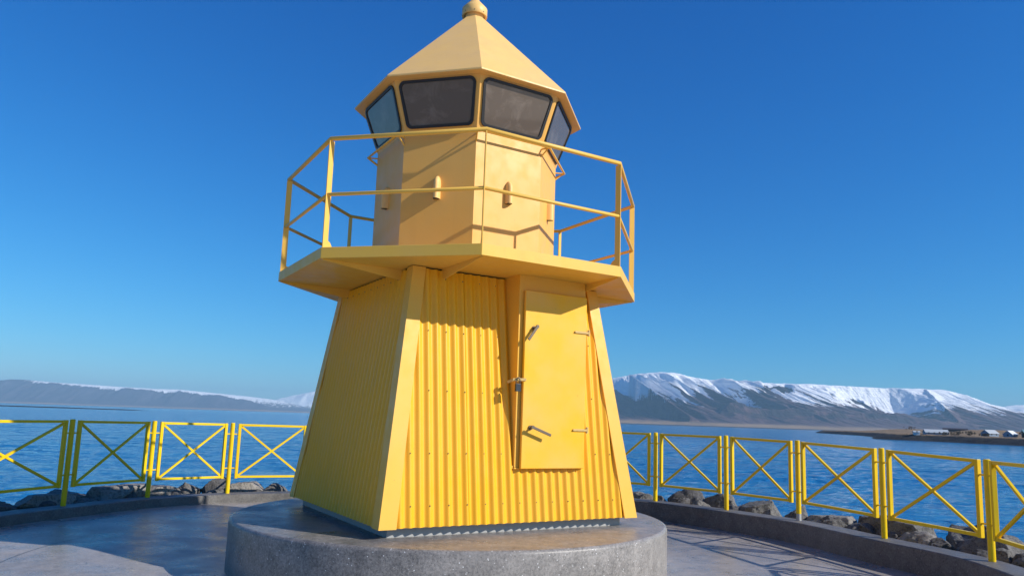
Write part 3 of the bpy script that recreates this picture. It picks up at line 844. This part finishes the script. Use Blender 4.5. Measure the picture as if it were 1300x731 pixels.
BL = [
 (28.5, .55, .75, .7, .6, .42, 1, p_, 'low pale boulder nearest the tower edge on its right side'),
 (36.5, .70, .95, .9, .9, .56, 2, d_, 'rounded dark pitted boulder behind the first full panel right of the tower'),
 (42.0, .75, .85, .8, .85, .52, 3, g_, 'pointed grey boulder just left of the second post right of the tower'),
 (46.5, .60, .60, .6, .5, .41, 4, p_, 'small pale boulder right behind the second post right of the tower'),
 (50.0, .66, .98, .9, .85, .52, 5, g_, 'large rounded grey boulder behind the second full panel right of the tower'),
 (55.8, .64, .66, .66, .75, .49, 6, g_, 'smaller rounded boulder to the right of the large rounded grey one'),
 (61.8, .62, 1.1, .8, .5, .41, 7, p_, 'flat pale slab behind the post with the bare grey foot'),
 (66.5, 1.15, .8, .8, .8, .44, 8, d_, 'dark boulder set back behind the flat pale slab'),
 (72.0, .80, 1.5, 1.1, .9, .52, 9, g_, 'broad grey boulder behind the third full panel right of the tower'),
 (79.0, .55, 1.15, .7, .7, .43, 10, p_, 'sloping pale boulder close to the kerb beside the fourth post right of the tower'),
 (80.5, 1.35, 1.2, 1., 1., .54, 11, d_, 'dark boulder set back behind the widest panel on the right'),
 (86.0, .80, 1.5, 1.1, .95, .56, 12, g_, 'big angular grey boulder behind the widest panel on the right'),
 (92.5, .55, .9, .7, .75, .45, 13, d_, 'shaded dark boulder beside the last post on the right'),
 (97.5, .85, 1.4, 1., .95, .56, 14, g_, 'grey boulder at the right edge of the picture beyond the last post'),
 (104., .60, 1.2, .9, .8, .42, 15, d_, 'dark boulder past the right edge of the railing seen in the picture'),
 (75.5, 1.75, 1.3, 1., .9, .44, 16, g_, 'low grey boulder half hidden behind the broad one on the right'),
 (91.0, 1.35, 1.7, 1.1, 1.0, .58, 17, p_, 'pale boulder set back behind the big angular one on the right'),
 (84.0, 2.0, 1.5, 1.1, .9, .44, 18, g_, 'long grey boulder farthest out behind the widest panel on the right'),
 (97.0, 2.0, 1.6, 1.2, .9, .46, 19, d_, 'dark boulder farthest out at the right edge of the picture'),
 (69.0, .45, .6, .5, .45, .37, 20, d_, 'small dark stone between the flat pale slab and the broad grey boulder'),
 (-83, .75, 1.6, 1., .8, .40, 21, d_, 'big dark shaded boulder at the left edge of the picture'),
 (-75, .60, 1.2, .8, .6, .44, 22, d_, 'dark flat boulder left of the leftmost post in the picture'),
 (-66, .58, 1.7, .8, .6, .46, 23, p_, 'long flat pale slab between the two leftmost posts'),
 (-56, .62, 1.35, .8, .6, .50, 24, p_, 'flat pale slab right of the second post from the left'),
 (-50.5, .55, .9, .7, .5, .46, 25, p_, 'flat pale boulder in the middle of the third panel from the left'),
 (-46, .70, .6, .6, .6, .49, 26, g_, 'small grey boulder behind the third post from the left'),
 (-42, .70, .6, .6, .75, .58, 27, d_, 'upright dark split boulder below the panel left of the tower'),
 (-38, .60, .9, .7, .5, .47, 28, p_, 'pale flat boulder left of the upright dark split one'),
 (-34, .55, .9, .7, .6, .45, 29, g_, 'grey boulder half hidden by the left edge of the tower'),
 (-61, 1.2, 1.2, .9, .8, .42, 30, g_, 'low grey boulder set back behind the second post from the left'),
 (-71, 1.35, 1.3, .9, .8, .36, 31, g_, 'low grey boulder set back behind the leftmost post'),
]
fix = {'pale flat boulder left of the upright dark split one': 'pale flat boulder between the upright dark split one and the tower'}
for (a, dr, w, d, h, zt, sd, mt, lab) in BL:
    boulder(a, dr, w, d, h, zt, sd, mt, fix.get(lab, lab), cuts=14, flat=0.55 if 'flat' in lab or 'slab' in lab else 0.0)

rs = random.Random(77)
for i in range(26):
    a = (29 + i * 4.1 + rs.uniform(-1.2, 1.2)) if i < 18 else (-80 + (i - 18) * 6.2)
    w = rs.uniform(0.32, 0.55)
    boulder(a, rs.uniform(0.34, 0.5), w, w * 0.9, w * 0.85, rs.uniform(0.34, 0.42), 200 + i, d_ if i % 3 else g_, 'small dark stone wedged between the larger boulders just outside the kerb', cuts=12)

# ------------------------------------------------------------------ railing round the plaza
posts = []
ang = [pol(p[0], p[1])[0] if p else None for p in POST]
gap0, gap1 = ang[2], ang[8]
full = []
for i, p in enumerate(POST):
    if p: full.append((p[0], p[1], p[2]))
    else:
        a = gap0 + (gap1 - gap0) * (i - 2) / 6
        q = rim(a, 0, 0); full.append((q[0], q[1], 1.297 - 0.03 * (i - 2) / 6))
pre = [rim(R(x), 0, 0) for x in (-115, -101, -87)]
post_ = [rim(R(x), 0, 0) for x in (109, 124)]
full = [(q[0], q[1], 1.31) for q in pre] + full + [(q[0], q[1], 1.15) for q in post_]
fence = empty('railing_fence', (CX, CY, KZ), 0, 'bright yellow railing fence of crossed panels and round posts along the kerb', 'fence')
def fmb(): return MB((CX, CY, KZ))
for i, (x, y, h) in enumerate(full):
    b = fmb()
    k0 = kz(pol(x, y)[0])
    bare = abs(x - 4.563) < 1e-3
    if bare:
        b.tube([(x, y, k0 - 0.02), (x, y, k0 + 0.105)], 0.0385, 14, mi=1)
        b.tube([(x, y, k0 + 0.105), (x, y, k0 + h)], 0.0395, 14)
    else:
        b.tube([(x, y, k0 - 0.02), (x, y, k0 + h)], 0.0395, 14)
    b.tube([(x, y, k0 + h), (x, y, k0 + h + 0.008)], [0.0395, 0.03], 14)
    o = b.build('post', [M['fence'], M['bare']], fence)
    if bare: o['label'] = 'yellow post with a bare grey foot'
for i in range(len(full) - 1):
    p0, p1 = Vector(full[i][:2]), Vector(full[i + 1][:2])
    d = (p1 - p0); L = d.length; d.normalize()
    ga, gb = 0.105, 0.105
    h0, h1 = full[i][2] - 0.005, full[i + 1][2] - 0.005
    k00, k01 = kz(pol(p0.x, p0.y)[0]), kz(pol(p1.x, p1.y)[0])
    def P(s, z):                      # s metres along, z above kerb scaled by the local post height
        k = s / L
        q = p0 + d * s
        return Vector((q.x, q.y, k00 * (1 - k) + k01 * k + z * ((h0 * (1 - k) + h1 * k) / 1.215)))
    nrm = Vector((d.y, -d.x, 0))
    zl, zh = 0.285, 1.215
    b = fmb()
    for s in (ga + 0.027, L - gb - 0.027):
        b.bar(P(s, zl - 0.028), P(s, zh), 0.05, 0.054, up=nrm)
    b.bar(P(ga + 0.0545, zh - 0.022), P(L - gb - 0.0545, zh - 0.022), 0.046, 0.04)
    b.bar(P(ga + 0.0545, zl), P(L - gb - 0.0545, zl), 0.046, 0.04)
    pan = b.build('panel', M['fence'], fence, bevel=0.003)
    a0, a1 = P(ga + 0.055, zl + 0.02), P(L - gb - 0.055, zh - 0.045)
    b0, b1 = P(ga + 0.055, zh - 0.045), P(L - gb - 0.055, zl + 0.02)
    off = nrm * 0.002
    for (u, v) in ((a0, a1), (b0, b1)):
        b = fmb(); b.bar(u + off, v + off, 0.034, 0.03, up=nrm); off = -off * 6
        b.build('cross_brace', M['fence'], pan)
    for s0, s1 in ((0.02, ga + 0.01), (L - gb - 0.01, L - 0.02)):
        for z in (0.435, 1.03):
            b = fmb(); b.tube([P(s0, z), P(s1, z)], 0.011, 8)
            ms = (s0 + s1) / 2
            b.build('clip', M['fence'], pan)

# ------------------------------------------------------------------ round plinth
TX, TY = -0.7205, 9.6464
ZD = 0.5584
b = MB((TX, TY, 0))
RD = 2.6216
b.lathe([(RD, -0.03), (RD, ZD - 0.035), (RD - 0.010, ZD - 0.010), (RD - 0.035, ZD)], 128, (TX, TY))
ring = [(TX + (RD - 0.035) * math.cos(2 * math.pi * j / 128), TY + (RD - 0.035) * math.sin(2 * math.pi * j / 128), ZD) for j in range(128)]
b.add(ring, [tuple(range(128))])
o = b.build('round_plinth', M['plinth']); o.location = (TX, TY, 0)
tag(o, 'round grey speckled concrete plinth carrying the yellow lighthouse', 'plinth')

# ------------------------------------------------------------------ lighthouse
PSI = R(31.22)
lh = empty('lighthouse', (TX, TY, ZD), PSI, 'small yellow lighthouse with corrugated base, gallery and octagonal lantern on the round plinth', 'lighthouse')
def L_(): return MB((0, 0, ZD))
ZB, ZT = 0.6611, 3.366
WB, WT = 1.5862, 1.211
def hw(z): return WB + (WT - WB) * (z - ZB) / (ZT - ZB)
def rotk(p, k):
    x, y, z = p
    for _ in range(k): x, y = -y, x
    return (x, y, z)
PITCH = 0.106
SCREW_Z = (3.25, 2.66, 2.023, 1.381, 0.866)
for k in range(4):
    b = L_()
    seams = [-9, -0.60, 0.50, 9] if k != 3 else [-9, 9]
    for si in range(len(seams) - 1):
        u0, u1 = max(seams[si], -WB + 0.015), min(seams[si + 1], WB - 0.015)
        n = int((u1 - u0) / (PITCH / 10))
        proud = 0.004 if si == 1 else 0.0
        ext = 0.016 if si == 1 else 0.0
        cols = []
        for i in range(n + 1):
            u = u0 - ext + (u1 - u0 + 2 * ext) * i / n
            amp = 0.0155 * math.cos(2 * math.pi * u / PITCH) + proud
            zt = ZT - 0.018
            if abs(u) > WT - 0.02:
                zt = ZB + (WB - 0.012 - abs(u)) / (WB - WT) * (ZT - ZB)
                zt = max(min(zt, ZT - 0.018), ZB + 0.005)
            cc = []
            for z in (ZB, ZB + (zt - ZB) * 0.5, zt):
                cc.append(rotk((u, -hw(z) - amp, z), k))
            cols.append(cc)
        b.add([p for c in cols for p in c], [(i * 3 + j, (i + 1) * 3 + j, (i + 1) * 3 + j + 1, i * 3 + j + 1) for i in range(len(cols) - 1) for j in range(2)], 0, True)
    for zi, z in enumerate(SCREW_Z):
        if k == 3 and zi != 0: continue
        for q in range(-14, 15, 2):
            u = q * PITCH
            if abs(u) > hw(z) - 0.17: continue
            if k == 0 and -0.10 < u < 0.90 and z > 1.2: continue
            y = -hw(z) - 0.0155
            b.tube([rotk((u, y + 0.001, z), k), rotk((u, y - 0.007, z - 0.001), k)], [0.0075, 0.005], 8, mi=1)
    b.build('corrugated_wall', [M['yellow'], M['screw']], lh, recalc=False)
# corner flashings: two flat leaves meeting at the corner
for k in range(4):
    b = L_()
    pr = 0.023
    for side in (0, 1):
        pts = []
        def cp(w, z, out):
            h = hw(z) + pr
            return (-h + w, -h + out, z) if side == 0 else (-h + out, -h + w, z)
        zt2 = ZT - 0.008
        wB, wT = 0.185, 0.15
        outer = [cp(0, ZB - 0.006, 0), cp(wB, ZB - 0.006, 0), cp(wT, zt2, 0), cp(0, zt2, 0)]
        inner = [cp(0, ZB - 0.006, .004), cp(wB, ZB - 0.006, .004), cp(wT, zt2, .004), cp(0, zt2, .004)]
        vs = [rotk(p, k) for p in outer + inner]
        b.add(vs, [(0, 1, 2, 3), (7, 6, 5, 4), (1, 5, 6, 2), (0, 4, 5, 1), (2, 6, 7, 3)])
        # folded lip at the free edge
        lip = [cp(wB, ZB - 0.006, 0), cp(wT, zt2, 0), cp(wT + .002, zt2, .018), cp(wB + .002, ZB - 0.006, .018)]
        b.add([rotk(p, k) for p in lip], [(0, 1, 2, 3)])
    b.build('corner_flashing', M['yellow_trim'], lh)
b = L_(); b.box(-1.465, 1.465, -1.465, 1.465, ZD - 0.01, ZB + 0.03)
b.build('base_skirt', M['skirt'], lh)
# inner core closes the sheets
b = L_()
vs = [rotk((-hw(z) + 0.03, -hw(z) + 0.03, z), k) for z in (ZB + 0.02, ZT - 0.001) for k in range(4)]
b.add(vs, [(0, 1, 2, 3), (7, 6, 5, 4)] + [(i, (i + 1) % 4, 4 + (i + 1) % 4, 4 + i) for i in range(4)])
b.build('inner_frame', M['lock'], lh)

# ---- door bay
b = L_()
BX0, BX1, BY = -0.062, 0.852, -1.530
zb_, zt_ = 1.236, ZT - 0.001
b.add([(BX0, BY, zb_), (BX1, BY, zb_), (BX1, BY, zt_), (BX0, BY, zt_), (BX0, -1.12, zb_), (BX1, -1.12, zb_), (BX1, -1.12, zt_), (BX0, -1.12, zt_)],
      [(0, 1, 2, 3), (0, 3, 7, 4), (1, 5, 6, 2), (0, 4, 5, 1)])
bay = b.build('door_bay', M['yellow_trim'], lh, bevel=0.004)
b = L_()
b.box(BX0 - 0.055, BX0 - 0.003, -1.515, -1.50, zb_ - 0.012, zb_ + 0.02); b.box(BX0 - 0.003, BX1, -1.538, -1.49, zb_ - 0.014, zb_ - 0.002)
b.build('sill_flashing', M['yellow_trim'], bay)
b = L_(); b.box(-0.008, 0.838, -1.584, -1.545, 1.226, 3.188)
door = b.build('door', M['door'], lh, bevel=0.006)
b = L_(); b.box(0.012, 0.825, -1.546, -1.529, 1.245, 3.17); b.build('gasket', M['rubber'], door)
def handle(px, pz, qx, qz, so_):
    b = L_()
    b.tube([(px, -1.582, pz), (px, -1.600, pz)], 0.026, 14)
    b.tube([(px, -1.600, pz), (px, -1.584 - so_, pz)], 0.014, 10)
    d = Vector((qx - px, 0, qz - pz)).normalized()
    a = Vector((px, -1.584 - so_, pz)) - d * 0.02; e = Vector((qx, -1.584 - so_, qz))
    b.bar(a, e, 0.030, 0.016, up=(0, 1, 0))
    b.tube([a + Vector((0, -0.009, 0)), a + Vector((0, 0.010, 0))], 0.02, 10)
    b.build('handle', M['steel'], door, bevel=0.003)
handle(0.105, 2.765, 0.005, 2.625, 0.06)
handle(0.095, 1.668, 0.315, 1.590, 0.085)
for z in (2.775, 1.655):
    b = L_()
    b.bar((0.675, -1.592, z), (0.865, -1.592, z), 0.013, 0.024, up=(0, 0, 1))
    b.tube([(0.868, -1.586, z - 0.035), (0.868, -1.586, z + 0.035)], 0.016, 10)
    b.bar((0.868, -1.575, z), (0.868, -1.50, z), 0.012, 0.04)
    b.tube([(0.675, -1.585, z), (0.675, -1.603, z)], 0.012, 8)
    b.build('hinge', M['strap'], door)
# hasp and padlock between bay and door
b = L_()
b.bar((-0.13, -1.56, 2.182), (0.02, -1.592, 2.190), 0.012, 0.03)
b.bar((-0.13, -1.56, 2.178), (-0.16, -1.50, 2.155), 0.012, 0.03)
b.bar((-0.075, -1.58, 2.205), (-0.055, -1.53, 2.20), 0.035, 0.012)
hasp = b.build('hasp', M['strap'], door)
b = L_()
b.tube([(-0.105, -1.585, 2.135), (-0.105, -1.585, 2.185), (-0.092, -1.59, 2.202), (-0.075, -1.593, 2.202), (-0.063, -1.597, 2.185), (-0.063, -1.597, 2.135)], 0.006, 8)
b.box(-0.115, -0.052, -1.606, -1.575, 2.055, 2.138)
b.build('padlock', M['lock'], hasp, bevel=0.005)

# ---- octagonal parts
def octp(rad_, k, z, phi):
    a = phi + R(45) * k - R(90) - PSI
    return (rad_ * math.cos(a), rad_ * math.sin(a), z)
PHI_D, PHI_W = R(8.61), R(8.3)
ZP, TP = 3.4857, 0.1199
RP, RW, RE = 2.3191, 1.189, 1.5243
ZL, ZE = 5.125, 5.7394
def oct_shell(b, levels, phi, cap0=True, cap1=True):
    vs = [octp(r, k, z, phi) for (r, z) in levels for k in range(8)]
    fs = []
    for i in range(len(levels) - 1):
        for k in range(8):
            fs.append((i * 8 + k, i * 8 + (k + 1) % 8, (i + 1) * 8 + (k + 1) % 8, (i + 1) * 8 + k))
    if cap0: fs.append(tuple(range(8))[::-1])
    if cap1: fs.append(tuple((len(levels) - 1) * 8 + k for k in range(8)))
    b.add(vs, fs)
b = L_(); oct_shell(b, [(RP, ZP - TP), (RP, ZP)], PHI_D)
deck = b.build('gallery_deck', M['deck'], lh, bevel=0.004)
for k in range(4):
    for u in (-RP * math.sin(R(22.5)) + 0.02, RP * math.sin(R(22.5)) - 0.02):
        b = L_()
        z1 = ZP - TP - 0.0005
        y0, y1 = -RP * math.cos(R(22.5)) + 0.03, -1.19
        b.prism([rotk((u - 0.006, y, z), k) for (y, z) in ((y1, z1), (y0, z1), (y0, z1 - 0.010), (y1, z1 - 0.125))], Vector(rotk((0.012, 0, 0), k)))
        b.build('bracket', M['deck'], deck)

# railing of the gallery
RPO, ZR1, ZR2 = 2.2847, 4.6936, 4.0703
rl = empty('gallery_railing', (0, 0, 0)); rl.parent = lh
for k in range(8):
    b = L_()
    a = PHI_D + R(45) * k - R(90) - PSI
    d = Vector((math.cos(a), math.sin(a), 0)); t = Vector((-d.y, d.x, 0))
    b.frame_box(d * (RPO - 0.012) + Vector((0, 0, (ZP + ZR1) / 2 - 0.012)), d, t, (0, 0, 1), 0.034, 0.006, (ZR1 - ZP) / 2 - 0.010)
    # foot gusset
    foot = [d * (RPO - 0.046) + Vector((0, 0, ZP + 0.001)), d * (RPO - 0.10) + Vector((0, 0, ZP + 0.001)), d * (RPO - 0.10) + Vector((0, 0, ZP + 0.03)), d * (RPO - 0.075) + Vector((0, 0, ZP + 0.07)), d * (RPO - 0.046) + Vector((0, 0, ZP + 0.085))]
    b.prism([p - t * 0.005 for p in foot], t * 0.010)
    b.build('post', M['rail'], rl, bevel=0.0015)
b = L_(); b.tube([octp(RPO, k, ZR1, PHI_D) for k in range(8)], 0.024, 12, closed=True); b.build('handrail', M['rail'], rl)
b = L_(); b.tube([octp(RPO - 0.005, k, ZR2, PHI_D) for k in range(8)], 0.020, 12, closed=True); b.build('middle_rail', M['rail'], rl)

# tower room
b = L_(); oct_shell(b, [(RW, ZP + 0.001), (RW, ZL)], PHI_W, True, False)
wall = b.build('tower_wall', M['cream'], lh)
for k in range(8):
    a = PHI_W + R(45) * k + R(22.5) - R(90) - PSI
    n = Vector((math.cos(a), math.sin(a), 0)); t = Vector((-n.y, n.x, 0))
    c = n * (RW * math.cos(R(22.5)))
    b = L_()
    vs, fs = [], []
    prof2 = [(0.0, 1.0), (0.65, 1.0), (0.74, 0.96), (0.83, 0.84), (0.91, 0.62), (0.97, 0.33), (1.0, 0.05)]
    m2 = 13
    for (hz, s) in prof2:
        for j in range(m2):
            q = math.pi * j / (m2 - 1)
            vs.append(c + t * (0.040 * math.cos(q) * s) + n * (0.082 * math.sin(q) ** 0.7 * s - 0.002) + Vector((0, 0, 4.285 + 0.285 * hz)))
    for i in range(len(prof2) - 1):
        for j in range(m2 - 1):
            fs.append((i * m2 + j, i * m2 + j + 1, (i + 1) * m2 + j + 1, (i + 1) * m2 + j))
    b.add(vs, fs, 0, True)
    b.add(vs[:m2], [tuple(range(m2))], 1)  # dark face across the open underside, its shade put in as colour
    b.build('vent_hood', [M['roof'], M['lock']], wall)
b = L_(); b.tube([octp(1.312, k, 5.07, PHI_W) for k in range(8)], 0.014, 8, closed=True)
ring = b.build('lantern_rail', M['rail'], lh)
for k in range(8):
    b = L_(); p = Vector(octp(1.30, k, 5.07, PHI_W)); q = Vector(octp(1.175, k, 5.07, PHI_W)); b.tube([q, p], 0.010, 8)
    b.tube([Vector(octp(1.18, k, 4.97, PHI_W)), p], 0.009, 8)
    b.build('bracket', M['rail'], ring)

# lantern
RT = 1.408
ZLT = ZE - 0.022
b = L_(); oct_shell(b, [(RW + 0.0005, ZL), (RT, ZLT)], PHI_W, False, True)
lan = b.build('lantern_frame', M['cream'], lh)
def round_poly(pts, r, n=6):
    out = []
    m = len(pts)
    for i in range(m):
        p, a, c = Vector(pts[i]), Vector(pts[i - 1]), Vector(pts[(i + 1) % m])
        d0, d1 = (a - p).normalized(), (c - p).normalized()
        ang = d0.angle(d1)
        tl = r / math.tan(ang / 2)
        cen = p + (d0 + d1).normalized() * (r / math.sin(ang / 2))
        s0, s1 = p + d0 * tl - cen, p + d1 * tl - cen
        for j in range(n + 1):
            v = (s0 * (1 - j / n) + s1 * (j / n)).normalized() * r
            out.append(cen + v)
    return out
for k in range(8):
    p = [Vector(octp(RW, k, ZL, PHI_W)), Vector(octp(RW, k + 1, ZL, PHI_W)), Vector(octp(RT, k + 1, ZLT, PHI_W)), Vector(octp(RT, k, ZLT, PHI_W))]
    o0 = (p[0] + p[1]) / 2
    ex = (p[1] - p[0]).normalized(); ey = ((p[2] + p[3]) / 2 - o0).normalized(); ez = ex.cross(ey).normalized()
    if ez.dot(Vector((o0.x, o0.y, 0))) < 0: ez = -ez
    H = ((p[2] + p[3]) / 2 - o0).length
    wb, wt = (p[1] - p[0]).length / 2, (p[2] - p[3]).length / 2
    y0, y1 = 0.045, H - 0.018
    ww = lambda y: wb + (wt - wb) * y / H
    mg = 0.044
    def quad(ins):
        return [Vector((-ww(y0) + mg + ins, y0 + ins, 0)), Vector((ww(y0) - mg - ins, y0 + ins, 0)), Vector((ww(y1) - mg - ins, y1 - ins, 0)), Vector((-ww(y1) + mg + ins, y1 - ins, 0))]
    outer = round_poly(quad(0), 0.075); inner = round_poly(quad(0.034), 0.05)
    W3 = lambda q, h: o0 + ex * q.x + ey * q.y + ez * h
    n = len(outer)
    b = L_()
    vs = [W3(q, 0.001) for q in outer] + [W3(q, 0.018) for q in outer] + [W3(q, 0.018) for q in inner] + [W3(q, 0.004) for q in inner]
    fs = []
    for i in range(n):
        j = (i + 1) % n
        for r_ in range(3): fs.append((r_ * n + i, r_ * n + j, (r_ + 1) * n + j, (r_ + 1) * n + i))
    b.add(vs, fs)
    win = b.build('window', M['rubber'], lan)
    b = L_(); b.add([W3(q, 0.006) for q in inner], [tuple(range(n))]); b.build('pane', M['glass'], win)

# roof and cap
ZA = 7.29
def roof_z(r): return ZA - r * (ZA - ZE) / RE
b = L_()
oct_shell(b, [(RT - 0.01, ZE - 0.023), (RE - 0.01, ZE - 0.024), (RE, ZE - 0.020), (RE, ZE), (0.13, roof_z(0.13))], PHI_W, False, True)
roof = b.build('roof', M['roof'], lh, bevel=0.003)
b = L_()
b.lathe([(0.125, roof_z(0.16) - 0.02), (0.125, 7.215), (0.140, 7.218)], 32)
b.lathe([(0.140, 7.20), (0.168, 7.185), (0.173, 7.19), (0.173, 7.30), (0.166, 7.31), (0.062, 7.425), (0.055, 7.44), (0.058, 7.47), (0.0, 7.53)], 40)
cap = b.build('vent_cap', M['roof'], roof)
b = L_()
for j in range(8):
    a = 2 * math.pi * j / 8 + 0.3
    n = Vector((math.cos(a), math.sin(a), 0)); c = n * 0.172 + Vector((0, 0, 7.215)); b.tube([c, c + n * 0.006], 0.007, 8)
b.build('screw', M['screw'], cap)

# ------------------------------------------------------------------ haze
b = MB()
b.box(-32000, 32000, -32000, 32000, -10.0, 900.0)
hz = b.build('haze', [], None)
m = bpy.data.materials.new('haze_air'); m.use_nodes = True
nt = m.node_tree; nt.nodes.clear()
pv = nt.nodes.new('ShaderNodeVolumePrincipled')
pv.inputs['Color'].default_value = (0.44, 0.76, 1.0, 1)
pv.inputs['Density'].default_value = 4.0e-5
pv.inputs['Anisotropy'].default_value = 0.0
mo = nt.nodes.new('ShaderNodeOutputMaterial')
nt.links.new(pv.outputs[0], mo.inputs['Volume'])
hz.data.materials.append(m)
tag(hz, 'thin blue haze over the bay', 'haze', kind='stuff')
